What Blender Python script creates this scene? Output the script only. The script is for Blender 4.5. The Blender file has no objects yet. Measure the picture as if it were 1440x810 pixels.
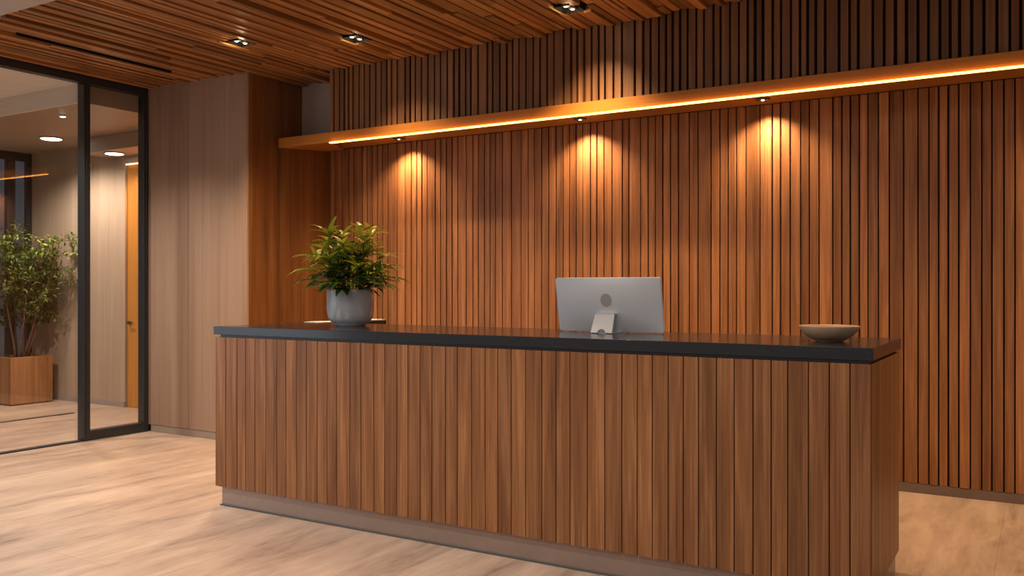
import bpy, bmesh, math, random
from mathutils import Vector, Matrix, noise as mnoise
random.seed(7)
SC = bpy.context.scene
COL = SC.collection
R = math.radians

# ------------------------------------------------------------------ materials
def new_mat(name):
    m = bpy.data.materials.new(name); m.use_nodes = True
    nt = m.node_tree
    for n in list(nt.nodes): nt.nodes.remove(n)
    out = nt.nodes.new('ShaderNodeOutputMaterial')
    return m, nt, out

def N(nt, typ, **kw):
    n = nt.nodes.new(typ)
    for k, v in kw.items():
        if k in n.inputs: n.inputs[k].default_value = v
        else: setattr(n, k, v)
    return n

def ramp(nt, stops):
    n = nt.nodes.new('ShaderNodeValToRGB')
    e = n.color_ramp.elements
    while len(e) > 1: e.remove(e[-1])
    e[0].position = stops[0][0]; e[0].color = (*stops[0][1], 1)
    for p, c in stops[1:]:
        x = e.new(p); x.color = (*c, 1)
    return n

def plain(name, col, rough=0.5, metal=0.0, spec=0.5, nscale=40, namp=0.12, bump=0.0, coat=0.0):
    m, nt, out = new_mat(name)
    b = N(nt, 'ShaderNodeBsdfPrincipled', Roughness=rough, Metallic=metal)
    b.inputs['Specular IOR Level'].default_value = spec
    b.inputs['Coat Weight'].default_value = coat
    tc = N(nt, 'ShaderNodeTexCoord')
    no = N(nt, 'ShaderNodeTexNoise', Scale=nscale, Detail=4.0)
    nt.links.new(tc.outputs['Object'], no.inputs['Vector'])
    r = ramp(nt, [(0.25, tuple(c*(1-namp) for c in col)), (0.75, tuple(min(1, c*(1+namp)) for c in col))])
    nt.links.new(no.outputs['Fac'], r.inputs['Fac'])
    nt.links.new(r.outputs['Color'], b.inputs['Base Color'])
    if bump:
        bp = N(nt, 'ShaderNodeBump', Strength=bump, Distance=0.002)
        nt.links.new(no.outputs['Fac'], bp.inputs['Height']); nt.links.new(bp.outputs['Normal'], b.inputs['Normal'])
    nt.links.new(b.outputs['BSDF'], out.inputs['Surface'])
    return m

def wood(name, dark, mid, light, axis='Z', rough=0.42, var=0.25, fine=150, coarse=22, stretch=0.04, bump=0.12, spec=0.35):
    """procedural straight-grain timber; the face attribute 'tone' makes every board its own piece"""
    m, nt, out = new_mat(name)
    L = nt.links.new
    b = N(nt, 'ShaderNodeBsdfPrincipled', Roughness=rough)
    b.inputs['Specular IOR Level'].default_value = spec
    tc = N(nt, 'ShaderNodeTexCoord')
    at = N(nt, 'ShaderNodeAttribute', attribute_name='tone')
    sc = N(nt, 'ShaderNodeVectorMath', operation='SCALE'); sc.inputs['Scale'].default_value = 1.0
    off = N(nt, 'ShaderNodeVectorMath', operation='SCALE')
    comb = N(nt, 'ShaderNodeCombineXYZ', X=13.1, Y=7.7, Z=5.3)
    L(comb.outputs[0], off.inputs[0]); L(at.outputs['Fac'], off.inputs['Scale'])
    add = N(nt, 'ShaderNodeVectorMath', operation='ADD')
    L(tc.outputs['Object'], add.inputs[0]); L(off.outputs[0], add.inputs[1])
    def layer(scale, st, detail, dist):
        s = [scale, scale, scale]; s['XYZ'.index(axis)] = scale*st
        mp = N(nt, 'ShaderNodeMapping'); mp.inputs['Scale'].default_value = s
        L(add.outputs[0], mp.inputs['Vector'])
        n = N(nt, 'ShaderNodeTexNoise', Scale=1.0, Detail=detail, Roughness=0.6, Distortion=dist)
        L(mp.outputs[0], n.inputs['Vector'])
        return n
    n1 = layer(coarse, stretch, 5.0, 0.6)
    n2 = layer(fine, stretch*0.35, 4.0, 0.2)
    mx = N(nt, 'ShaderNodeMath', operation='MULTIPLY_ADD')
    mx.inputs[1].default_value = 0.6
    m2 = N(nt, 'ShaderNodeMath', operation='MULTIPLY'); m2.inputs[1].default_value = 0.4
    L(n2.outputs['Fac'], m2.inputs[0]); L(n1.outputs['Fac'], mx.inputs[0]); L(m2.outputs[0], mx.inputs[2])
    r = ramp(nt, [(0.33, dark), (0.5, mid), (0.68, light)])
    L(mx.outputs[0], r.inputs['Fac'])
    mr = N(nt, 'ShaderNodeMapRange'); mr.inputs['To Min'].default_value = 1-var; mr.inputs['To Max'].default_value = 1+var
    L(at.outputs['Fac'], mr.inputs['Value'])
    vm = N(nt, 'ShaderNodeVectorMath', operation='SCALE')
    L(r.outputs['Color'], vm.inputs[0]); L(mr.outputs[0], vm.inputs['Scale'])
    L(vm.outputs[0], b.inputs['Base Color'])
    if bump:
        bp = N(nt, 'ShaderNodeBump', Strength=bump, Distance=0.002)
        L(mx.outputs[0], bp.inputs['Height']); L(bp.outputs['Normal'], b.inputs['Normal'])
    L(b.outputs['BSDF'], out.inputs['Surface'])
    return m

def emit(name, col, strength):
    m, nt, out = new_mat(name)
    e = N(nt, 'ShaderNodeEmission', Strength=strength); e.inputs['Color'].default_value = (*col, 1)
    nt.links.new(e.outputs[0], out.inputs['Surface'])
    return m

def glass(name, tint=(0.93, 0.94, 0.94), rmin=0.04):
    m, nt, out = new_mat(name); L = nt.links.new
    t = N(nt, 'ShaderNodeBsdfTransparent'); t.inputs['Color'].default_value = (*tint, 1)
    g = N(nt, 'ShaderNodeBsdfGlossy', Roughness=0.0); g.inputs['Color'].default_value = (1, 1, 1, 1)
    lw = N(nt, 'ShaderNodeLayerWeight', Blend=0.5)
    p = N(nt, 'ShaderNodeMath', operation='POWER'); p.inputs[1].default_value = 5.0
    L(lw.outputs['Facing'], p.inputs[0])
    ma = N(nt, 'ShaderNodeMath', operation='MULTIPLY_ADD'); ma.inputs[1].default_value = 1-rmin; ma.inputs[2].default_value = rmin
    L(p.outputs[0], ma.inputs[0])
    mix = N(nt, 'ShaderNodeMixShader')
    L(ma.outputs[0], mix.inputs['Fac']); L(t.outputs[0], mix.inputs[1]); L(g.outputs[0], mix.inputs[2])
    L(mix.outputs[0], out.inputs['Surface'])
    return m

def floor_mat():
    m, nt, out = new_mat('floor_stone'); L = nt.links.new
    b = N(nt, 'ShaderNodeBsdfPrincipled', Roughness=0.33); b.inputs['Specular IOR Level'].default_value = 0.45
    tc = N(nt, 'ShaderNodeTexCoord')
    def layer(s, det, dist=0.4, rough=0.55):
        mp = N(nt, 'ShaderNodeMapping'); mp.inputs['Scale'].default_value = s
        L(tc.outputs['Object'], mp.inputs['Vector'])
        n = N(nt, 'ShaderNodeTexNoise', Scale=1.0, Detail=det, Roughness=rough, Distortion=dist)
        L(mp.outputs[0], n.inputs['Vector']); return n
    a = layer((2.4, 0.5, 1), 7.0, 1.0, 0.62); c = layer((11, 1.6, 1), 6.0, 0.8, 0.65); d = layer((50, 9, 1), 4.0)
    e1 = N(nt, 'ShaderNodeMath', operation='MULTIPLY_ADD'); e1.inputs[1].default_value = 0.5
    e2 = N(nt, 'ShaderNodeMath', operation='MULTIPLY_ADD'); e2.inputs[1].default_value = 0.34
    e3 = N(nt, 'ShaderNodeMath', operation='MULTIPLY'); e3.inputs[1].default_value = 0.16
    L(d.outputs['Fac'], e3.inputs[0]); L(c.outputs['Fac'], e2.inputs[0]); L(e3.outputs[0], e2.inputs[2])
    L(a.outputs['Fac'], e1.inputs[0]); L(e2.outputs[0], e1.inputs[2])
    r = ramp(nt, [(0.36, (0.22, 0.158, 0.122)), (0.45, (0.38, 0.275, 0.213)), (0.53, (0.475, 0.348, 0.27)), (0.64, (0.58, 0.442, 0.35))])
    L(e1.outputs[0], r.inputs['Fac'])
    br = N(nt, 'ShaderNodeTexBrick', Scale=1.0); br.offset = 0.5
    br.inputs['Mortar Size'].default_value = 0.0022; br.inputs['Mortar Smooth'].default_value = 0.4
    br.inputs['Brick Width'].default_value = 1.2; br.inputs['Row Height'].default_value = 0.6
    br.inputs['Color1'].default_value = (1.0, 1.0, 1.0, 1); br.inputs['Color2'].default_value = (0.90, 0.89, 0.88, 1)
    br.inputs['Mortar'].default_value = (0.70, 0.65, 0.60, 1)
    mp = N(nt, 'ShaderNodeMapping'); mp.inputs['Rotation'].default_value = (0, 0, R(90)); mp.inputs['Location'].default_value = (0.27, 0.21, 0)
    L(tc.outputs['Object'], mp.inputs['Vector']); L(mp.outputs[0], br.inputs['Vector'])
    mu = N(nt, 'ShaderNodeMix', data_type='RGBA', blend_type='MULTIPLY'); mu.inputs['Factor'].default_value = 1.0
    L(r.outputs['Color'], mu.inputs['A']); L(br.outputs['Color'], mu.inputs['B'])
    L(mu.outputs['Result'], b.inputs['Base Color'])
    rr = N(nt, 'ShaderNodeMapRange'); rr.inputs['To Min'].default_value = 0.26; rr.inputs['To Max'].default_value = 0.42
    L(c.outputs['Fac'], rr.inputs['Value']); L(rr.outputs[0], b.inputs['Roughness'])
    L(b.outputs['BSDF'], out.inputs['Surface'])
    return m

def leaf_mat(name, lo, mid, hi, rough=0.38):
    m, nt, out = new_mat(name); L = nt.links.new
    b = N(nt, 'ShaderNodeBsdfPrincipled', Roughness=rough); b.inputs['Specular IOR Level'].default_value = 0.4
    at = N(nt, 'ShaderNodeAttribute', attribute_name='tone')
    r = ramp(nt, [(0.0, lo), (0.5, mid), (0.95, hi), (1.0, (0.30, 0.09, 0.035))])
    L(at.outputs['Fac'], r.inputs['Fac'])
    tl = N(nt, 'ShaderNodeBsdfTranslucent')
    L(r.outputs['Color'], b.inputs['Base Color']); L(r.outputs['Color'], tl.inputs['Color'])
    mix = N(nt, 'ShaderNodeMixShader', Fac=0.25)
    L(b.outputs['BSDF'], mix.inputs[1]); L(tl.outputs[0], mix.inputs[2]); L(mix.outputs[0], out.inputs['Surface'])
    return m

M = {}
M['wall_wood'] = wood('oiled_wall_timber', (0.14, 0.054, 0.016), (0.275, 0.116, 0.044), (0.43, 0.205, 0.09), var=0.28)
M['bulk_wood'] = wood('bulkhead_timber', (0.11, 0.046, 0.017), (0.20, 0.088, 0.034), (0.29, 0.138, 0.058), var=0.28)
M['desk_wood'] = wood('desk_walnut', (0.105, 0.040, 0.0145), (0.215, 0.092, 0.035), (0.37, 0.178, 0.076), var=0.15, coarse=16, fine=110, stretch=0.05)
M['side_wood'] = wood('desk_end_veneer', (0.17, 0.072, 0.022), (0.26, 0.118, 0.038), (0.36, 0.17, 0.06), var=0.14)
M['return_wood'] = wood('return_veneer', (0.11, 0.042, 0.013), (0.18, 0.072, 0.022), (0.26, 0.11, 0.036), var=0.12, coarse=14)
M['ceil_wood'] = wood('ceiling_timber', (0.15, 0.060, 0.020), (0.29, 0.125, 0.042), (0.44, 0.205, 0.078), axis='Y', var=0.38, coarse=18)
M['taupe_wood'] = wood('taupe_veneer', (0.26, 0.172, 0.12), (0.33, 0.225, 0.162), (0.39, 0.275, 0.205), var=0.06, coarse=9, fine=70, stretch=0.03, bump=0.03, rough=0.5)
M['shelf_wood'] = wood('shelf_timber', (0.34, 0.125, 0.018), (0.40, 0.155, 0.026), (0.45, 0.185, 0.036), axis='X', var=0.05, bump=0.03, rough=0.35)
M['door_wood'] = wood('door_veneer', (0.38, 0.15, 0.022), (0.46, 0.19, 0.030), (0.52, 0.23, 0.045), var=0.05)
M['planter_wood'] = wood('planter_timber', (0.20, 0.09, 0.036), (0.30, 0.142, 0.06), (0.38, 0.195, 0.088), var=0.08)
M['dark_back'] = plain('dark_backing', (0.024, 0.011, 0.006), 0.8)
M['plaster'] = plain('warm_plaster', (0.37, 0.31, 0.265), 0.8, nscale=6, namp=0.05)
M['white_paint'] = plain('white_ceiling_paint', (0.80, 0.76, 0.72), 0.7, nscale=3, namp=0.02)
M['grey_plaster'] = plain('grey_plaster', (0.36, 0.30, 0.27), 0.8, nscale=5, namp=0.09)
M['beige_ceiling'] = plain('lobby_ceiling_paint', (0.36, 0.265, 0.20), 0.45, nscale=3, namp=0.05)
M['stone_wall'] = wood('lobby_wall_panel', (0.33, 0.235, 0.165), (0.40, 0.29, 0.21), (0.46, 0.34, 0.25), var=0.04, coarse=6, fine=50, stretch=0.06, bump=0.03, rough=0.55)
M['exterior'] = plain('exterior_grey', (0.42, 0.42, 0.44), 0.9, nscale=1.5, namp=0.15)
M['black_metal'] = plain('black_aluminium', (0.020, 0.022, 0.026), 0.34, 0.0, 0.6, 60, 0.15)
M['matte_black'] = plain('matte_black', (0.010, 0.010, 0.010), 0.75, spec=0.2)
M['slab'] = plain('charcoal_stone', (0.020, 0.021, 0.025), 0.16, 0.0, 0.5, 90, 0.25)
M['slab_under'] = plain('black_reveal', (0.008, 0.009, 0.012), 0.4)
M['gasket'] = plain('grey_gasket', (0.07, 0.075, 0.08), 0.5)
M['plinth'] = plain('brushed_taupe_metal', (0.31, 0.245, 0.215), 0.34, 0.55, 0.5, 30, 0.05)
M['base_grey'] = plain('grey_baseboard', (0.30, 0.25, 0.215), 0.5, nscale=20, namp=0.05)
M['base_brown'] = plain('brown_baseboard', (0.17, 0.125, 0.105), 0.45, nscale=20, namp=0.05)
M['alu'] = plain('satin_aluminium', (0.74, 0.78, 0.84), 0.42, 0.3, 0.5, 200, 0.02)
M['alu_stand'] = plain('bright_aluminium', (0.70, 0.71, 0.73), 0.42, 0.35, 0.5, 200, 0.02)
M['emblem'] = plain('grey_emblem', (0.42, 0.40, 0.40), 0.4, 0.1, nscale=30, namp=0.03)
M['screen'] = plain('black_screen', (0.01, 0.01, 0.012), 0.12)
M['pot'] = plain('grey_glazed_ceramic', (0.46, 0.49, 0.53), 0.25, 0.0, 0.5, 9, 0.14, bump=0.05)
M['soil'] = plain('dark_soil', (0.022, 0.014, 0.009), 0.95, nscale=60, namp=0.5, bump=0.6)
M['stem'] = plain('brown_green_stem', (0.13, 0.085, 0.035), 0.6)
M['trunk'] = plain('reddish_bark', (0.13, 0.072, 0.045), 0.8, nscale=50, namp=0.3)
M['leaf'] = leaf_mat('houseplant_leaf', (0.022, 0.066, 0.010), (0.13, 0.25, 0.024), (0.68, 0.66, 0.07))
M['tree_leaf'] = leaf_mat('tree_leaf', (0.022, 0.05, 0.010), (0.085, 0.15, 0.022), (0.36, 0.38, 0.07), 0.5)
M['bowl'] = wood('turned_pale_wood', (0.42, 0.27, 0.165), (0.52, 0.345, 0.22), (0.60, 0.42, 0.28), axis='X', var=0.0, coarse=14, fine=90, stretch=0.12, bump=0.03, rough=0.45)
M['paper'] = plain('cream_paper', (0.74, 0.66, 0.58), 0.6, namp=0.02)
M['spill'] = plain('spill_brass', (0.62, 0.36, 0.13), 0.3, 0.6, nscale=50, namp=0.05)
M['floor'] = floor_mat()
M['glass'] = glass('clear_glass')
M['win_glass'] = glass('window_glass', (0.80, 0.82, 0.85))
M['led'] = emit('amber_led', (1.0, 0.43, 0.07), 11.0)
M['led_white'] = emit('warm_led', (1.0, 0.66, 0.36), 3.0)
M['bulb'] = emit('warm_white_bulb', (1.0, 0.80, 0.58), 14.0)
M['disc'] = emit('lobby_disc', (1.0, 0.86, 0.70), 9.0)

# ------------------------------------------------------------------ mesh builder
class MB:
    def __init__(s): s.v = []; s.f = []; s.t = []
    def box(s, x0, x1, y0, y1, z0, z1, tone=0.5):
        b = len(s.v)
        s.v += [(x, y, z) for z in (z0, z1) for y in (y0, y1) for x in (x0, x1)]
        for q in ((0, 2, 3, 1), (4, 5, 7, 6), (0, 1, 5, 4), (2, 6, 7, 3), (0, 4, 6, 2), (1, 3, 7, 5)):
            s.f.append(tuple(b+i for i in q)); s.t.append(tone)
        return s
    def poly(s, pts, faces, tone=0.5):
        b = len(s.v); s.v += [tuple(p) for p in pts]
        for q in faces: s.f.append(tuple(b+i for i in q)); s.t.append(tone)
        return s
    def lathe(s, prof, n=48, cx=0, cy=0, cz=0, tone=0.5, cap=True):
        b = len(s.v)
        for r, z in prof:
            for i in range(n):
                a = 2*math.pi*i/n
                s.v.append((cx+r*math.cos(a), cy+r*math.sin(a), cz+z))
        for k in range(len(prof)-1):
            for i in range(n):
                j = (i+1) % n
                s.f.append((b+k*n+i, b+k*n+j, b+(k+1)*n+j, b+(k+1)*n+i)); s.t.append(tone)
        if cap:
            s.f.append(tuple(b+i for i in reversed(range(n)))); s.t.append(tone)
            e = b+(len(prof)-1)*n
            s.f.append(tuple(e+i for i in range(n))); s.t.append(tone)
        return s
    def tube(s, pts, radii, n=7, tone=0.5):
        b = len(s.v); m = len(pts)
        for k, p in enumerate(pts):
            p = Vector(p)
            d = (Vector(pts[min(k+1, m-1)])-Vector(pts[max(k-1, 0)])).normalized()
            u = d.orthogonal().normalized() if k == 0 else (u0 - d*u0.dot(d)).normalized()
            u0 = u; w = d.cross(u)
            for i in range(n):
                a = 2*math.pi*i/n
                s.v.append(tuple(p+(u*math.cos(a)+w*math.sin(a))*radii[k]))
        for k in range(m-1):
            for i in range(n):
                j = (i+1) % n
                s.f.append((b+k*n+i, b+k*n+j, b+(k+1)*n+j, b+(k+1)*n+i)); s.t.append(tone)
        s.f.append(tuple(b+i for i in reversed(range(n)))); s.t.append(tone)
        s.f.append(tuple(b+(m-1)*n+i for i in range(n))); s.t.append(tone)
        return s
    def build(s, name, mat, parent=None, bevel=0, seg=1, smooth=False, loc=None):
        me = bpy.data.meshes.new(name)
        me.from_pydata(s.v, [], s.f); me.update()
        at = me.attributes.new('tone', 'FLOAT', 'FACE'); at.data.foreach_set('value', s.t)
        me.materials.append(mat)
        if smooth:
            me.polygons.foreach_set('use_smooth', [True]*len(me.polygons))
        o = bpy.data.objects.new(name, me); COL.objects.link(o)
        if parent is not None: o.parent = parent
        if loc is not None: o.location = loc
        if bevel:
            md = o.modifiers.new('bevel', 'BEVEL'); md.width = bevel; md.segments = seg; md.limit_method = 'ANGLE'; md.angle_limit = R(40)
        return o

def tag(o, label, cat, group=None):
    o['label'] = label; o['category'] = cat
    if group: o['group'] = group
    return o
def thing(name, loc, label, cat, group=None, rz=0):
    o = bpy.data.objects.new(name, None); COL.objects.link(o); o.empty_display_size = 0.1
    o.location = loc; o.rotation_euler.z = rz
    return tag(o, label, cat, group)
def struct(o):
    o['kind'] = 'structure'; return o
def struct_empty(name, loc):
    o = bpy.data.objects.new(name, None); COL.objects.link(o); o.location = loc; o.empty_display_size = 0.1
    return struct(o)
def copy_tree(o, parent=None):
    c = o.copy(); COL.objects.link(c)
    if parent is not None: c.parent = parent
    for ch in list(o.children): copy_tree(ch, c)
    return c

# ------------------------------------------------------------------ key dimensions (metres; camera stands at x=y=0)
H = 1.342
ZC = 3.18
YW = 6.33          # lower slatted wall
YB = 5.69          # upper slatted bulkhead
XR_ = -5.863       # return wall
XG = -7.197        # glazing line
YT = 5.367         # taupe wall face
XE = 2.6           # right end of what is built

# ------------------------------------------------------------------ setting
struct(MB().box(-13.5, 3.2, -3.6, 7.2, -0.12, 0.0).build('floor', M['floor']))

# lower slatted wall
def slats(mb, x0, x1, yb, yf, z0, z1, pitch, gap, wide=0.0, jit=0.12):
    x = x0
    while x < x1-0.01:
        p = pitch*(1+random.uniform(-jit, jit))
        if random.random() < wide: p *= 1.5
        g = gap*random.uniform(0.7, 1.25)
        d = random.uniform(-0.004, 0.0)
        mb.box(x+g/2, min(x+p-g/2, x1), yf-d, yb, z0, z1, random.random())
        x += p
w = MB(); slats(w, -5.7995, XE, YW+0.022, YW-0.006, 0.062, 2.632, 0.062, 0.0098, 0.14)
wl = struct(w.build('wall_back', M['wall_wood'], bevel=0.0015))
struct(MB().box(-7.9, XE, YW+0.022, YW+0.30, 0.0, ZC+0.05).build('wall_back_core', M['dark_back']))
struct(MB().box(-5.79, XE, YW-0.002, YW+0.021, 0.0, 0.060).build('baseboard_back', M['base_brown'], bevel=0.002))

# upper slatted bulkhead
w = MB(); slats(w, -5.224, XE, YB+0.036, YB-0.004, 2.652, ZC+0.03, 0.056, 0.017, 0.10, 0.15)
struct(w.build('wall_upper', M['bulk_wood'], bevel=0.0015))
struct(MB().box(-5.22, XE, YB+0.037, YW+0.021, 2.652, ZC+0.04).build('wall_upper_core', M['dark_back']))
struct(MB().box(XR_+0.002, -5.225, 6.02, YW+0.02, 2.652, ZC+0.04).build('wall_niche', M['grey_plaster']))

# return wall (orange brown veneer) and taupe wall: one corner block, each face its own cladding
rw = MB(); y = YT+0.004
while y < YW+0.02:
    p = random.uniform(0.05, 0.10); y2 = min(y+p, YW+0.021)
    rw.box(XR_-0.02, XR_+random.uniform(-0.0015, 0), y+0.0008, y2-0.0008, 0.0, ZC+0.04, random.random()); y = y2
struct(rw.build('wall_return', M['return_wood']))
rw = MB(); y = 5.74
while y < YW+0.01:
    p = random.uniform(0.06, 0.11); y2 = min(y+p, YW+0.02)
    rw.box(XR_+0.001, -5.80+random.uniform(-0.002, 0), y+0.001, y2-0.001, 0.0, 2.63, random.random()); y = y2
struct(rw.build('wall_return_panel', M['return_wood'], bevel=0.001))
tw = MB()
for a, b, t in ((XG+0.01, -6.612, 0.35), (-6.608, XR_-0.006, 0.7)):
    tw.box(a, b, YT, YT+0.02, 0.066, ZC+0.04, t)
tw.box(XR_-0.0055, XR_-0.0005, YT, YT+0.02, 0.066, ZC+0.04, 0.95)
struct(tw.build('wall_left', M['taupe_wood'], bevel=0.0012))
struct(MB().box(XG+0.01, XR_-0.021, YT+0.021, YW+0.02, 0.0, ZC+0.04).build('wall_left_core', M['dark_back']))
struct(MB().box(XG+0.06, XR_-0.001, YT+0.003, YT+0.0205, 0.0, 0.064).build('baseboard_left', M['base_grey'], bevel=0.002))

# ceiling lights: positions used to cut the slats
DL = [(-5.20, 4.70), (-4.385, 5.06), (-2.70, 5.235)]
HS = 0.082
# wooden ceiling: boards running towards the wall, at slightly different depths
cw = MB(); x = -7.13
Y0, Y1 = 3.395, 6.30
while x < XE:
    p = 0.062*random.uniform(0.75, 1.2); g = random.choice((0.004, 0.008, 0.014, 0.018))
    x2 = x+p
    slot = x < -6.426 and x2 > -6.445                                   # the long dark slot by the glazing
    drop = random.choice((0.0, 0.0, 0.009, 0.02))
    yy = Y0+0.0
    yend = YB-0.006 if x2 > -5.22 else (6.015 if x2 > XR_ else YT+0.0)
    cuts = [(ly-HS, ly+HS) for lx, ly in DL if x2 > lx-HS and x < lx+HS]
    if slot: cuts.append((3.70, 5.05))
    while yy < yend-0.01:
        ye = min(yy+random.uniform(0.5, 2.2), yend)
        segs = [(yy, ye)]
        for c0, c1 in cuts:
            ns = []
            for s0, s1 in segs:
                if s1 <= c0 or s0 >= c1: ns.append((s0, s1))
                else:
                    if s0 < c0: ns.append((s0, c0))
                    if s1 > c1: ns.append((c1, s1))
            segs = ns
        dz = drop if random.random() < 0.8 else drop+0.012
        for s0, s1 in segs:
            if s1-s0 > 0.02: cw.box(x+g/2, x2-g/2, s0, s1-0.001, ZC-0.004-dz+0.018, ZC+0.028, random.random())
        yy = ye
    x = x2
struct(cw.build('ceiling', M['ceil_wood'], bevel=0.0012))
struct(MB().box(-7.16, XE, Y0, YW+0.3, ZC+0.041, ZC+0.12).build('ceiling_deck', M['dark_back']))
struct(MB().box(-6.443, -6.428, 3.71, 5.04, ZC-0.004, ZC+0.025).build('trim_4', M['matte_black']))
# plaster ceiling on the camera's side
struct(MB().box(-7.16, XE, -3.6, Y0-0.002, ZC-0.002, ZC+0.12).build('ceiling_front', M['plaster'], bevel=0.003))

# ------------------------------------------------------------------ glazing (black framed, fixed light + sliding leaf)
gl = struct_empty('window_1', (XG, 4.0, 0))
def gpart(name, mb, mat, bevel=0.0025): 
    o = mb.build(name, mat, gl, bevel=bevel); o.matrix_parent_inverse = Matrix.Translation((-XG, -4.0, 0)); return o
gpart('head', MB().box(XG-0.05, XG+0.035, 0.2, YT-0.003, 3.115, 3.188).box(XG-0.05, XG+0.03, 0.2, YT-0.003, 3.1885, 3.26), M['black_metal'])
mm = MB().box(XG-0.05, XG+0.035, 4.712, 4.778, 0.0, 3.115).box(XG+0.035, XG+0.045, 4.712, 4.726, 0.0, 3.115).box(XG+0.035, XG+0.041, 4.738, 4.744, 0.0, 3.115)
gpart('mullion', mm, M['black_metal'])
gpart('jamb', MB().box(XG-0.05, XG+0.035, 5.315, YT-0.003, 0.0, 3.115).box(XG+0.035, XG+0.043, 5.335, 5.345, 0.0, 3.115), M['black_metal'])
gpart('bottom_rail', MB().box(XG-0.05, XG+0.035, 4.778, 5.315, 0.0, 0.085), M['black_metal'])
gpart('floor_track', MB().box(XG-0.03, XG+0.03, 0.2, 4.712, 0.0, 0.012), M['black_metal'])
gpart('fixed_pane', MB().box(XG-0.012, XG-0.004, 4.779, 5.314, 0.086, 3.114), M['glass'], 0)
gpart('sliding_pane', MB().box(XG-0.030, XG-0.022, 0.9, 4.711, 0.013, 3.114), M['glass'], 0)
struct(MB().box(-8.89, -8.84, 1.2, 5.72, 0.0, 0.006).build('trim_1', M['black_metal']))

# ------------------------------------------------------------------ lobby beyond the glass
LB = 2.96
struct(MB().box(-10.66, XG-0.045, 4.76, 6.98, LB, 3.30).build('ceiling_lobby', M['beige_ceiling'], bevel=0.003))
struct(MB().box(-10.66, XG-0.045, -1.5, 4.739, 3.12, 3.30).box(-10.66, XG-0.056, 4.74, 4.758, LB-0.002, 3.30).build('ceiling_lobby_front', M['white_paint']))
fw = MB()
for a, b, t in ((-10.66, -9.62, 0.4), (-9.618, -8.815, 0.6)): fw.box(a, b, 6.30, 6.42, 0.06, LB, t)
struct(fw.build('wall_lobby_back', M['stone_wall']))
struct(MB().box(-10.60, -8.815, 6.288, 6.42, 0.0, 0.059).build('baseboard_lobby', M['base_grey']))
struct(MB().box(-9.08, XG-0.06, 5.92, 6.298, 2.80, LB-0.001).build('trim_2', M['beige_ceiling'], bevel=0.003))
struct(MB().box(-8.813, XG-0.0, 6.30, 6.42, 2.715, LB-0.001).build('trim_3', M['beige_ceiling']))
struct(MB().box(XG-0.04, XG+0.008, YT+0.0, 6.43, 0.0, ZC).build('wall_lobby_side', M['stone_wall']))
dr = struct_empty('door_1', (-8.0, 6.325, 0))
def dpart(name, mb, mat, bevel=0.002, parent=None):
    o = mb.build(name, mat, parent or dr, bevel=bevel)
    if parent is None: o.matrix_parent_inverse = Matrix.Translation((8.0, -6.325, 0))
    return o
dpart('door_leaf', MB().box(-8.812, XG-0.042, 6.325, 6.36, 0.004, 2.714), M['door_wood'])
dpart('door_handle', MB().box(-8.775, -8.75, 6.295, 6.325, 0.93, 0.96).box(-8.775, -8.68, 6.29, 6.30, 0.937, 0.953), M['black_metal'])
dpart('light_strip', MB().box(-8.80, XG-0.05, 6.298, 6.312, 2.70, 2.7145), M['led_white'], 0)
struct(MB().box(-8.9, XG+0.008, 6.44, 6.60, 0.0, ZC).build('wall_door_core', M['dark_back']))

# far window
wn = struct_empty('window_2', (-10.6, 5.0, 0))
def wpart(name, mb, mat, bevel=0.003):
    o = mb.build(name, mat, wn, bevel=bevel); o.matrix_parent_inverse = Matrix.Translation((10.6, -5.0, 0)); return o
fr = MB().box(-10.66, -10.602, 2.4, 6.299, 2.86, LB-0.001).box(-10.66, -10.602, 2.4, 6.299, 0.0, 0.08)
fr.box(-10.66, -10.602, 6.236, 6.299, 0.08, 2.86).box(-10.66, -10.602, 5.995, 6.097, 0.08, 2.86)
fr.box(-10.66, -10.602, 4.2, 4.3, 0.08, 2.86).box(-10.66, -10.602, 2.4, 2.5, 0.08, 2.86)
wpart('window_frame', fr, M['black_metal'])
for a, b in ((6.098, 6.235), (4.301, 5.994), (2.501, 4.199)):
    wpart('pane', MB().box(-10.635, -10.627, a, b, 0.081, 2.859), M['win_glass'], 0)
struct(MB().box(-13.4, -13.2, -1.5, 8.5, 0.0, 1.55).box(-13.5, -13.4, -1.5, 8.5, 0.0, 4.2).build('wall_exterior', M['exterior']))
struct(MB().box(-10.68, -10.60, -1.5, 2.398, 0.0, 3.084).build('wall_lobby_left', M['stone_wall']))

# lobby ceiling lamps
def disc_light(loc, r, label):
    t = thing('disc_ceiling_light', loc, label, 'ceiling light', 'round lamps in the lobby ceiling')
    MB().lathe([(r*1.12, -0.012), (r*1.12, -0.0005)], 40).build('trim_ring', M['plaster'], t)
    MB().lathe([(r*0.6, -0.020), (r*0.92, -0.017), (r, -0.0125)], 40).build('diffuser', M['disc'], t, smooth=False)
    return t
disc_light((-9.266, 5.719, LB), 0.105, 'round lamp in lobby ceiling above the tree, seen through left glass panel')
disc_light((-8.69, 6.08, 2.80), 0.095, 'round lamp under lobby soffit, seen through the narrow right glass pane')
t = disc_light((-7.95, 5.02, LB), 0.025, 'tiny round pin light in lobby ceiling nearest the glass')
t['group'] = 'round lamps in the lobby ceiling'

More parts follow.
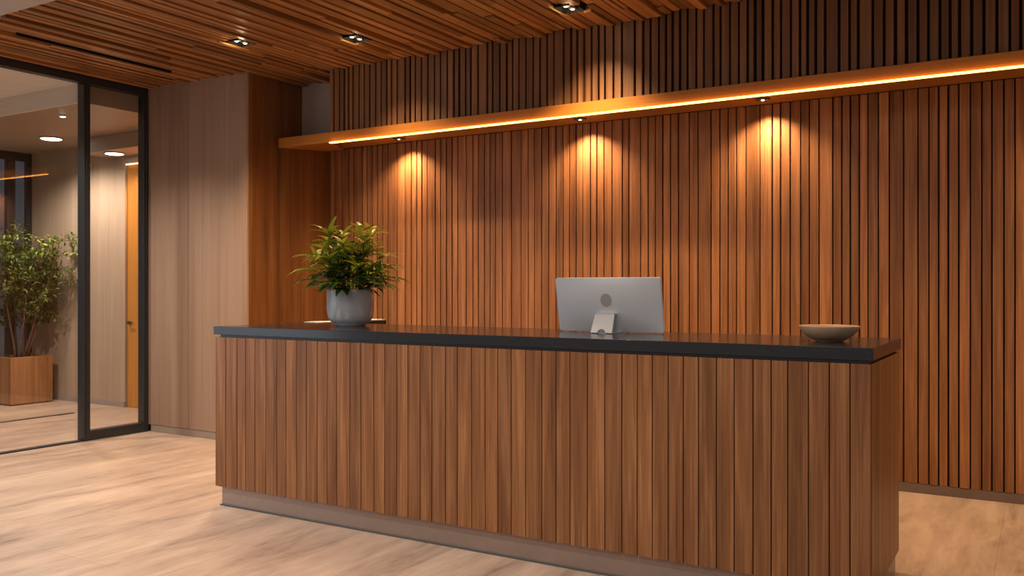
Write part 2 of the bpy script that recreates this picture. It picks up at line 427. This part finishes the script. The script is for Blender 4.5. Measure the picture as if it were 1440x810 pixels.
# ------------------------------------------------------------------ reception desk
YP, XL, XRt, YK = 3.763, -4.389, -0.595, 4.541
desk = thing('reception_desk', (-2.49, 4.15, 0), 'long walnut plank reception desk with charcoal stone top and recessed metal plinth', 'reception desk')
INV = Matrix.Translation((2.49, -4.15, 0))
def dk(name, mb, mat, **kw):
    o = mb.build(name, mat, desk, **kw); o.matrix_parent_inverse = INV; return o
fp = MB(); x = XL; n = 47; ws = [random.uniform(0.86, 1.14)*(1.04-0.08*i/n) for i in range(n)]
tot = sum(ws); k = (XRt-XL)/tot
for q in ws:
    x2 = x+q*k
    fp.box(x+0.002, x2-0.002, YP, YP+0.018, 0.118, 1.034, random.random())
    x = x2
dk('front_panel', fp, M['desk_wood'], bevel=0.0016)
dk('panel_backing', MB().box(XL+0.003, XRt-0.02, YP+0.0185, YP+0.034, 0.118, 1.034), M['dark_back'])
ep = MB(); y = YP+0.0188
while y < YK-0.001:
    p = random.choice((0.018, 0.024, 0.03, 0.05)); y2 = min(y+p, YK)
    ep.box(XRt-0.02, XRt-random.uniform(0, 0.0012), y+0.0004, y2-0.0004, 0.10, 1.034, random.random()); y = y2
dk('end_panel', ep, M['side_wood'])
ep = MB(); ep.box(XL+0.003, XL+0.023, YP+0.035, 5.08, 0.118, 1.034, 0.4)
dk('end_panel', ep, M['desk_wood'])
dk('back_panel', MB().box(XL+0.25, XRt-0.021, YK-0.06, YK-0.04, 0.12, 1.034).box(XL+0.024, XL+0.245, 5.05, 5.08, 0.12, 1.034).box(XL+0.225, XL+0.245, YK-0.06, 5.05, 0.12, 1.034), M['side_wood'])
pl = MB().box(XL+0.038, XRt-0.014, YP+0.020, YP+0.034, 0.0, 0.1175).box(XRt-0.028, XRt-0.014, YP+0.034, YK-0.02, 0.0, 0.0995).box(XL+0.038, XL+0.052, YP+0.034, 5.06, 0.0, 0.1175)
dk('plinth', pl, M['plinth'], bevel=0.0015)
dk('plinth_gasket', MB().box(XL+0.03, XRt-0.025, YP+0.010, YP+0.0195, 0.0, 0.008), M['gasket'])
rv = MB().box(XL+0.042, XRt-0.012, YP+0.006, YK-0.02, 1.0345, 1.0498).box(XL+0.042, XL+0.235, YK-0.02, 5.07, 1.0345, 1.0498)
dk('shadow_reveal', rv, M['slab_under'])
# L-shaped stone top as one slab
xa, xb, ya, yb_, xw, yw = XL-0.008, XRt+0.009, YP-0.006, YK, XL+0.262, 5.10
out = [(xa, ya), (xb, ya), (xb, yb_), (xw, yb_), (xw, yw), (xa, yw)]
ct = MB(); pts = [(a, b, 1.05) for a, b in out]+[(a, b, 1.10) for a, b in out]
ct.poly(pts, [(5, 4, 3, 2, 1, 0), (6, 7, 8, 9, 10, 11)]+[(i, (i+1) % 6, (i+1) % 6+6, i+6) for i in range(6)])
dk('countertop', ct, M['slab'], bevel=0.0022, seg=2)

# ------------------------------------------------------------------ computer, seen from the back
pc = thing('desktop_computer', (-1.975, 4.25, 1.1), 'silver all-in-one computer with round grey emblem, standing back to us on the desk', 'computer')
tilt = R(11)
disp = MB()
Wd, Hd, rc = 0.302, 0.146, 0.014        # half sizes
NP = []
for cx, cz, a0 in ((1, 1, 0), (-1, 1, 90), (-1, -1, 180), (1, -1, 270)):
    if cx*cz > 0 or True:
        for k in range(7):
            a = R(a0+15*k); NP.append((cx*(Wd-rc)+rc*math.cos(a), cz*(Hd-rc)+rc*math.sin(a)))
# subdivide the straight runs
ol = []
for i, p in enumerate(NP):
    q = NP[(i+1) % len(NP)]; ol.append(p)
    d = math.dist(p, q); m = int(d/0.03)
    for j in range(1, m): ol.append((p[0]+(q[0]-p[0])*j/m, p[1]+(q[1]-p[1])*j/m))
n = len(ol)
def bulge(u, v): 
    a = max(0, 1-abs(u/Wd)**2.2); b = max(0, 1-abs(v/Hd)**2.2)
    return 0.024*a*b
verts = []; faces = []
rings = [1.0, 0.985, 0.95, 0.88, 0.78, 0.66, 0.52, 0.38, 0.24, 0.10]
for f in rings:
    for (u, v) in ol: verts.append((u*f, -0.004-bulge(u*f, v*f) if f < 1 else -0.004, v*f))
for k in range(len(rings)-1):
    for i in range(n):
        j = (i+1) % n; faces.append((k*n+i, (k+1)*n+i, (k+1)*n+j, k*n+j))
c = len(verts); verts.append((0, -0.004-bulge(0, 0), 0))
for i in range(n): faces.append(((len(rings)-1)*n+i, c, (len(rings)-1)*n+(i+1) % n))
e = len(verts)
for (u, v) in ol: verts.append((u, 0.004, v))
for i in range(n): faces.append((i, (i+1) % n, e+(i+1) % n, e+i))
faces.append(tuple(e+i for i in range(n)))
disp.poly(verts, faces)
zc = 0.0045+Hd*math.cos(tilt)
MT = Matrix.Translation((0, 0.031, zc)) @ Matrix.Rotation(tilt, 4, 'X')
b = disp.build('back_shell', M['alu'], pc); b.matrix_local = MT
for p in b.data.polygons: p.use_smooth = len(p.vertices) < 5
s_ = MB().box(-Wd+0.008, Wd-0.008, 0.0042, 0.0062, -Hd+0.008, Hd-0.008).build('screen', M['screen'], pc); s_.matrix_local = MT
em = MB(); zz = []
NE = 40
for k, rr in enumerate((1.0, 0.6, 0.2)):
    for i in range(NE):
        a = 2*math.pi*i/NE; u = 0.0315*rr*math.cos(a); v = 0.0350*rr*math.sin(a)+0.030
        zz.append((u, -0.0052-bulge(u, v), v))
ef = [(k*NE+i, k*NE+(i+1) % NE, (k+1)*NE+(i+1) % NE, (k+1)*NE+i) for k in range(2) for i in range(NE)]
zz.append((0, -0.0052-bulge(0, 0.03), 0.03)); ef += [(2*NE+i, 2*NE+(i+1) % NE, 3*NE) for i in range(NE)]
em.poly(zz, ef); o = em.build('emblem', M['emblem'], pc); o.matrix_local = MT
# bent stand with cable notch
st = MB(); Ns = 14
zt = 0.100
def stand_pt(u, t, off):   # t = 0 at the foot, 1 at the shoulder
    y = -0.062+t*0.045; z = 0.004+t*(zt-0.004)
    return (u, y+off, z)
outl = [(-0.0615, 0), ]
for i in range(Ns+1):
    a = math.pi*(1-i/Ns); outl.append((0.022*math.cos(a), 0.20*math.sin(a)))
outl += [(0.0615, 0), (0.056, 1), (-0.056, 1)]
m = len(outl)
pv = [stand_pt(u, tt, 0) for u, tt in outl]+[stand_pt(u, tt, 0.008) for u, tt in outl]
# front/back faces split into left, right and arch strips for clean shading
st.poly(pv, [tuple(range(m)), tuple(range(2*m-1, m-1, -1))]+[((i+1) % m, i, i+m, (i+1) % m+m) for i in range(m)])
st.box(-0.056, 0.056, -0.017, 0.012, zt-0.003, zt+0.005)
st.box(-0.0615, 0.0615, -0.052, 0.115, 0.0, 0.004)
stand = st.build('stand', M['alu_stand'], pc, bevel=0.0012)

# ------------------------------------------------------------------ bowl
bw = MB().lathe([(0.050, 0.0), (0.058, 0.0005), (0.059, 0.004), (0.068, 0.0075), (0.085, 0.016), (0.101, 0.027), (0.114, 0.040), (0.1235, 0.054), (0.1295, 0.067), (0.1295, 0.0695), (0.127, 0.070),
                 (0.1235, 0.067), (0.117, 0.054), (0.107, 0.041), (0.092, 0.028), (0.072, 0.019), (0.03, 0.014)], 72)
o = tag(bw.build('wooden_bowl', M['bowl'], smooth=True, loc=(-0.828, 4.123, 1.1001)), 'shallow pale turned wooden bowl at the right end of the desk', 'bowl')
sh = MB()

# ------------------------------------------------------------------ paper
pp = MB(); g = 8
pp.box(-0.085, 0.085, -0.12, 0.12, 0.0, 0.004)
o = pp.build('paper_pad', M['paper'], loc=(-4.255, 4.60, 1.1002)); o.rotation_euler.z = R(-12)
tag(o, 'thin cream pad of paper lying on the desk behind the pot', 'paper')

pp = MB(); pp.box(-0.075, 0.066, -0.06, 0.06, 0.0, 0.006)
o = pp.build('highlight_slab', M['paper'], loc=(-4.205, 5.035, 1.1002)); tag(o, 'thin cream slab added as the highlight on the far edge of the desk return, right of the pot', 'highlight_slab')  # added pale piece standing in for the highlight along the return's back edge

# ------------------------------------------------------------------ potted plant on the desk
pt = thing('potted_plant', (-3.725, 4.25, 1.1), 'leafy green plant in a grey ceramic pot on the left of the desk', 'potted plant')
MB().lathe([(0.085, 0.0), (0.092, 0.001), (0.095, 0.010), (0.118, 0.024), (0.134, 0.045), (0.1425, 0.072), (0.1455, 0.11), (0.1465, 0.222), (0.1455, 0.226), (0.139, 0.226), (0.1375, 0.222), (0.136, 0.19), (0.134, 0.185)], 72, cap=True).build('pot', M['pot'], pt, smooth=True)
so = MB().lathe([(0.1335, 0.1855), (0.1335, 0.195), (0.06, 0.203), (0.01, 0.205)], 40).build('soil', M['soil'], pt, smooth=True)

def leaf(mb, base, d, up, length, width, droop, fold, tone, seg=6):
    """a lanceolate folded leaf curving downwards along its length"""
    d = d.normalized(); side = d.cross(up)
    if side.length < 1e-4: side = d.orthogonal()
    side.normalize(); nrm = side.cross(d).normalized()
    p = Vector(base); pts = []; cur = d.copy(); step = length/seg
    for k in range(seg+1):
        t = k/seg
        wd = width*(math.sin(math.pi*min(1, t*0.93+0.05)**0.8))*(1-0.25*t) if 0 < k < seg else 0.0015
        nn = side.cross(cur).normalized()
        pts += [p-side*wd/2+nn*fold*wd, p.copy(), p+side*wd/2+nn*fold*wd]
        cur = (cur+Vector((0, 0, -droop*step/length*(0.4+t)))).normalized()
        p = p+cur*step
    fs = []
    for k in range(seg):
        a = k*3; fs += [(a, a+1, a+4, a+3), (a+1, a+2, a+5, a+4)]
    mb.poly(pts, fs, tone)

rng = random.Random(21)
fol = MB(); stm = MB()
def shoot(az, lean, height, nl, tipbright, ll=0.162):
    bx, by = 0.05*math.cos(az)*rng.uniform(0.3, 1.4), 0.05*math.sin(az)*rng.uniform(0.3, 1.4)
    pts = []; M_ = 7
    for k in range(M_+1):
        t = k/M_
        r = lean*(t**1.35)
        pts.append(Vector((bx+r*math.cos(az)+0.008*math.sin(5*t+az), by+r*math.sin(az), 0.198+height*(t**0.92)-0.10*lean*t*t)))
    stm.tube(pts, [0.0042-0.0025*k/M_ for k in range(M_+1)], 6, rng.random())
    for i in range(nl):
        t = 0.30+0.70*(i+0.5)/nl if nl > 1 else 1
        f = t*M_; k = min(int(f), M_-1); p = pts[k].lerp(pts[k+1], f-k)
        a = az+i*2.4+rng.uniform(-0.5, 0.5)
        tang = (pts[k+1]-pts[k]).normalized()
        rad = Vector((math.cos(a), math.sin(a), 0))
        d = rad*0.8+tang*rng.uniform(0.3, 0.8)
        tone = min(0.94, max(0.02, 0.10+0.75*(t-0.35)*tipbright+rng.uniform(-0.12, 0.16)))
        leaf(fol, p, d, Vector((0, 0, 1)), ll*rng.uniform(0.75, 1.15)*(1.1-0.25*t), 0.041*rng.uniform(0.8, 1.2), rng.uniform(0.7, 1.4), 0.16, tone)
    # terminal whorl
    p = pts[-1]; tang = (pts[-1]-pts[-2]).normalized()
    for j in range(5):
        a = j*2*math.pi/5+rng.uniform(-.3, .3)
        d = Vector((math.cos(a), math.sin(a), 0))*rng.uniform(0.6, 1.0)+tang*rng.uniform(0.5, 0.9)
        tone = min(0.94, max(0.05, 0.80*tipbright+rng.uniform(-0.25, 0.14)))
        if rng.random() < 0.035: tone = 1.0
        leaf(fol, p, d, Vector((0, 0, 1)), ll*rng.uniform(0.75, 1.1), 0.039*rng.uniform(0.8, 1.15), rng.uniform(0.5, 1.2), 0.16, tone)
for i in range(13):
    shoot(i*2.399+0.3, rng.uniform(0.02, 0.13), rng.uniform(0.24, 0.40), 7, 1.05)
for i in range(13):
    shoot(i*2*math.pi/13+rng.uniform(-.15, .15), rng.uniform(0.13, 0.215), rng.uniform(0.15, 0.30), 6, 1.0)
for i in range(12):
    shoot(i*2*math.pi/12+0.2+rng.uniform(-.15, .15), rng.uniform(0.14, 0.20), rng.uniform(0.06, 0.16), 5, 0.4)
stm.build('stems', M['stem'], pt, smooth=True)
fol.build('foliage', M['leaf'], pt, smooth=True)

# ------------------------------------------------------------------ lobby tree in a timber planter
tr = thing('potted_tree', (-10.20, 5.93, 0), 'bushy small tree in a square timber planter beyond the glass', 'tree')
bx = MB()
for a in ((-0.235, 0.225, -0.245, -0.225), (-0.235, 0.225, 0.225, 0.245), (-0.235, -0.215, -0.225, 0.225), (0.205, 0.225, -0.225, 0.225)):
    bx.box(a[0], a[1], a[2], a[3], 0.015, 0.545, random.random())
bx.box(-0.214, 0.204, -0.224, 0.224, 0.015, 0.04)
bx.box(-0.21, 0.20, -0.22, 0.22, 0.0, 0.0149, 0.1)
bx.build('planter', M['planter_wood'], tr, bevel=0.003)
MB().box(-0.2145, 0.2045, -0.2245, 0.2245, 0.44, 0.50).build('soil', M['soil'], tr)
tk = MB(); tf = MB()
rng = random.Random(5)
def clampx(v): return Vector((max(v.x, -0.33), min(v.y, 0.285), v.z))
def leafq(p, sz, tone):
    d = Vector((rng.gauss(0, 1), rng.gauss(0, 1), rng.gauss(-0.1, 0.6))).normalized()
    leaf(tf, p, d, Vector((rng.gauss(0, .3), rng.gauss(0, .3), 1)), sz, sz*0.42, rng.uniform(0.2, 0.8), 0.12, tone, seg=3)
tips = []
for i in range(8):
    az = i*2.4; p = Vector((0.06*math.cos(az), 0.06*math.sin(az), 0.49)); pts = [p.copy()]
    d = Vector((0.22*math.cos(az), 0.22*math.sin(az), 1)).normalized()
    hh = rng.uniform(1.2, 1.62)
    for k in range(8):
        d = (d+Vector((rng.uniform(-.12, .12), rng.uniform(-.12, .12), 0.06))).normalized()
        p = clampx(p+d*hh/8); pts.append(p.copy())
    tk.tube(pts, [0.013*(1-0.8*k/8) for k in range(9)], 6, rng.random())
    for k in range(3, 9):
        for q in range(4):
            a = rng.uniform(0, 2*math.pi); L_ = rng.uniform(0.18, 0.46)*(1.0 if k < 7 else 0.7)
            dd = Vector((math.cos(a), math.sin(a), rng.uniform(0.0, 0.9)))
            bp = [pts[k]]; cur = dd.normalized(); pp_ = pts[k].copy()
            for s in range(5):
                cur = (cur+Vector((rng.uniform(-.2, .2), rng.uniform(-.2, .2), -0.06))).normalized()
                pp_ = clampx(pp_+cur*L_/5); bp.append(pp_.copy())
            tk.tube(bp, [0.004-0.0006*s for s in range(6)], 4, rng.random())
            for s in range(1, 6):
                for z in range(6):
                    jit = Vector((rng.gauss(0, .028), rng.gauss(0, .028), rng.gauss(0, .028)))
                    lp = clampx(bp[s]+jit)
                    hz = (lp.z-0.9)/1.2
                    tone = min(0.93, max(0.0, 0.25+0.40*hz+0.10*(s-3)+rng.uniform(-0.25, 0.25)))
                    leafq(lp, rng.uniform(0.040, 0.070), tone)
for i in range(40):   # low shoots around the soil
    a = rng.uniform(0, 6.28); leafq(Vector((0.15*math.cos(a), 0.15*math.sin(a), 0.51+rng.random()*0.05)), 0.06, rng.random()*0.6)
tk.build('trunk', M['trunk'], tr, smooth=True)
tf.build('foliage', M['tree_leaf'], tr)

# ------------------------------------------------------------------ lit shelf
sf = thing('light_shelf', (-2.5, YB+0.07, 2.65), 'long timber wall shelf with amber light strip under its front edge', 'shelf')
IS = Matrix.Translation((2.5, -(YB+0.07), -2.65))
def sp(name, mb, mat, **kw):
    o = mb.build(name, mat, kw.pop('parent', sf), **kw)
    if o.parent == sf: o.matrix_parent_inverse = IS
    return o
YF = 5.668
sp('shelf_board', MB().box(-5.80, XE, YF+0.018, YW-0.014, 2.634, 2.651, 0.5), M['shelf_wood'])
sp('fascia', MB().box(-5.80, XE, YF, YF+0.0175, 2.566, 2.651, 0.5), M['shelf_wood'], bevel=0.0015)
eb = MB().poly([(-5.80, YF+0.018, 2.566), (-5.80, YW-0.014, 2.62), (-5.80, YW-0.014, 2.6335), (-5.80, YF+0.018, 2.6335),
                (-5.20, YF+0.018, 2.566), (-5.62, YW-0.014, 2.62), (-5.62, YW-0.014, 2.6335), (-5.20, YF+0.018, 2.6335)],
               [(0, 1, 2, 3), (7, 6, 5, 4), (4, 5, 1, 0), (5, 6, 2, 1), (6, 7, 3, 2), (7, 4, 0, 3)])
sp('end_soffit', eb, M['shelf_wood'])
sp('light_strip', MB().box(-5.19, XE, YF-0.016, YF+0.012, 2.556, 2.5645), M['led'])
SPX = [-4.823, -3.067, -1.669]; SPY = 6.13
for i, sx in enumerate(SPX+[0.35]):
    if i == 0:
        ring = MB().lathe([(0.048, -0.010), (0.050, -0.0005)], 32).build('spotlight', M['black_metal'], sf, bevel=0.001)
        lens = MB().lathe([(0.008, -0.0125), (0.012, -0.0105)], 24).build('lens', M['bulb'], ring)
    else:
        ring = ring.copy(); COL.objects.link(ring); ln = lens.copy(); COL.objects.link(ln); ln.parent = ring
    ring.location = (sx+2.5, SPY-(YB+0.07), 2.634-2.65)

# ------------------------------------------------------------------ recessed ceiling downlights
def hole(mb, s, t, z0, z1):
    mb.box(-s, s, -s, -s+t, z0, z1).box(-s, s, s-t, s, z0, z1).box(-s, -s+t, -s+t, s-t, z0, z1).box(s-t, s, -s+t, s-t, z0, z1)
dl = thing('recessed_downlight', (DL[0][0], DL[0][1], ZC+0.03), 'square black recessed downlight nearest the glass wall', 'ceiling light', 'square twin-lamp downlights in the timber ceiling')
hm = MB(); hole(hm, HS-0.003, 0.006, -0.034, 0.008); hm.box(-HS+0.003, HS-0.003, -HS+0.003, HS-0.003, 0.0081, 0.0105)
hm.build('housing', M['matte_black'], dl)
MB().box(-HS-0.004, -HS+0.003, -HS-0.05, HS+0.07, -0.045, -0.0345).build('spill_strip', M['spill'], dl)  # added strip standing in for lamp spill on the neighbouring slat
for s in (-1, 1):
    lm = MB().lathe([(0.014, -0.026), (0.030, -0.022), (0.030, 0.0075)], 24).build('lamp', M['matte_black'], dl, loc=(0.006*s, 0.036*s, 0))
    MB().lathe([(0.008, -0.030), (0.014, -0.0265)], 24).build('bulb', M['bulb'], lm)
for (lx, ly), lab in zip(DL[1:], ('square black recessed downlight, middle of three, near the slatted bulkhead corner', 'square black recessed downlight at the top centre, farthest right of three')):
    c_ = copy_tree(dl); c_.location = (lx, ly, ZC+0.03); c_['label'] = lab

# ------------------------------------------------------------------ lamps
def spot(name, loc, target, energy, col, size, blend=0.6, rad=0.03):
    l = bpy.data.lights.new(name, 'SPOT'); l.energy = energy; l.color = col; l.spot_size = R(size); l.spot_blend = blend; l.shadow_soft_size = rad
    o = bpy.data.objects.new(name, l); COL.objects.link(o); o.location = loc
    o.rotation_euler = (Vector(target)-Vector(loc)).to_track_quat('-Z', 'Y').to_euler(); return o
def area(name, loc, rot, sx, sy, energy, col):
    l = bpy.data.lights.new(name, 'AREA'); l.shape = 'RECTANGLE'; l.size = sx; l.size_y = sy; l.energy = energy; l.color = col
    o = bpy.data.objects.new(name, l); COL.objects.link(o); o.location = loc; o.rotation_euler = rot; return o
WARM = (1.0, 0.69, 0.39); NEUT = (1.0, 0.84, 0.70)
for sx in SPX+[0.35]:
    spot('shelf_spot_lamp', (sx, SPY+0.045, 2.612), (sx, SPY+0.13, 1.2), 74, (1.0, 0.655, 0.37), 124, 1.0, 0.015)
for (lx, ly) in DL:
    pl_ = bpy.data.lights.new('twin_bulb_lamp', 'POINT'); pl_.energy = 0.8; pl_.color = WARM; pl_.shadow_soft_size = 0.02
    po = bpy.data.objects.new('twin_bulb_lamp', pl_); COL.objects.link(po); po.location = (lx, ly, ZC-0.022)
    spot('ceiling_spot_lamp', (lx, ly, ZC-0.045), (lx+0.03, ly+0.44, 2.2), 62, WARM, 84, 1.0, 0.03)
for (lx, ly) in DL+[(-1.2, 4.85), (0.6, 4.85)]:  # last two have no fixture, added to brighten the lower wall
    spot('ceiling_fill_lamp', (lx, ly-0.02, ZC-0.05), (lx, ly+0.15, 0), 165, WARM, 105, 1.0, 0.05)
# added fill lamps without fixtures: over the floor on the left and in front of the desk
for p, e in (((-6.45, 4.35), 170), ((-5.4, 2.4), 200), ((-3.5, 2.3), 230), ((-1.4, 2.2), 200)):
    spot('room_fill_lamp', (p[0], p[1], 3.12), (p[0], p[1], 0), e, NEUT, 110, 1.0, 0.06)
area('front_fill_lamp', (-2.5, 0.3, 3.15), (0, 0, 0), 4.0, 1.2, 100, NEUT)  # unseen area fill added on the camera side, no luminous panel there
area('glazing_daylight_lamp', (-6.9, 1.4, 1.55), (0, R(-90), 0), 2.6, 3.0, 36, (0.78, 0.90, 1.0))
# lobby
for p, e, z in (((-9.266, 5.6), 250, 2.93), ((-8.69, 5.95), 12, 2.74), ((-8.2, 3.6), 330, 3.08)):
    spot('lobby_lamp', (p[0], p[1], z), (p[0], p[1], 0), e, (1.0, 0.86, 0.73), 150, 0.7, 0.08)
spot('door_lamp', (-8.35, 6.23, 2.69), (-8.35, 6.29, 0), 60, (1.0, 0.55, 0.2), 150, 0.8, 0.02)

# ------------------------------------------------------------------ world, camera, view
wd = bpy.data.worlds.new('daylight'); SC.world = wd; wd.use_nodes = True
bg = wd.node_tree.nodes['Background']; bg.inputs['Color'].default_value = (0.93, 0.95, 1.0, 1); bg.inputs['Strength'].default_value = 0.21

cd = bpy.data.cameras.new('camera'); cam = bpy.data.objects.new('camera', cd); COL.objects.link(cam)
cd.sensor_width = 36; cd.lens = 36*1252.2/1440; cd.shift_y = -1.5/1440
cam.location = (0, 0, H); cam.rotation_euler = (R(90), 0, R(30.957)); cd.clip_start = 0.05
SC.camera = cam
vs = SC.view_settings
vs.view_transform = 'Standard'; vs.look = 'None'; vs.exposure = 0; vs.gamma = 1; vs.use_curve_mapping = False
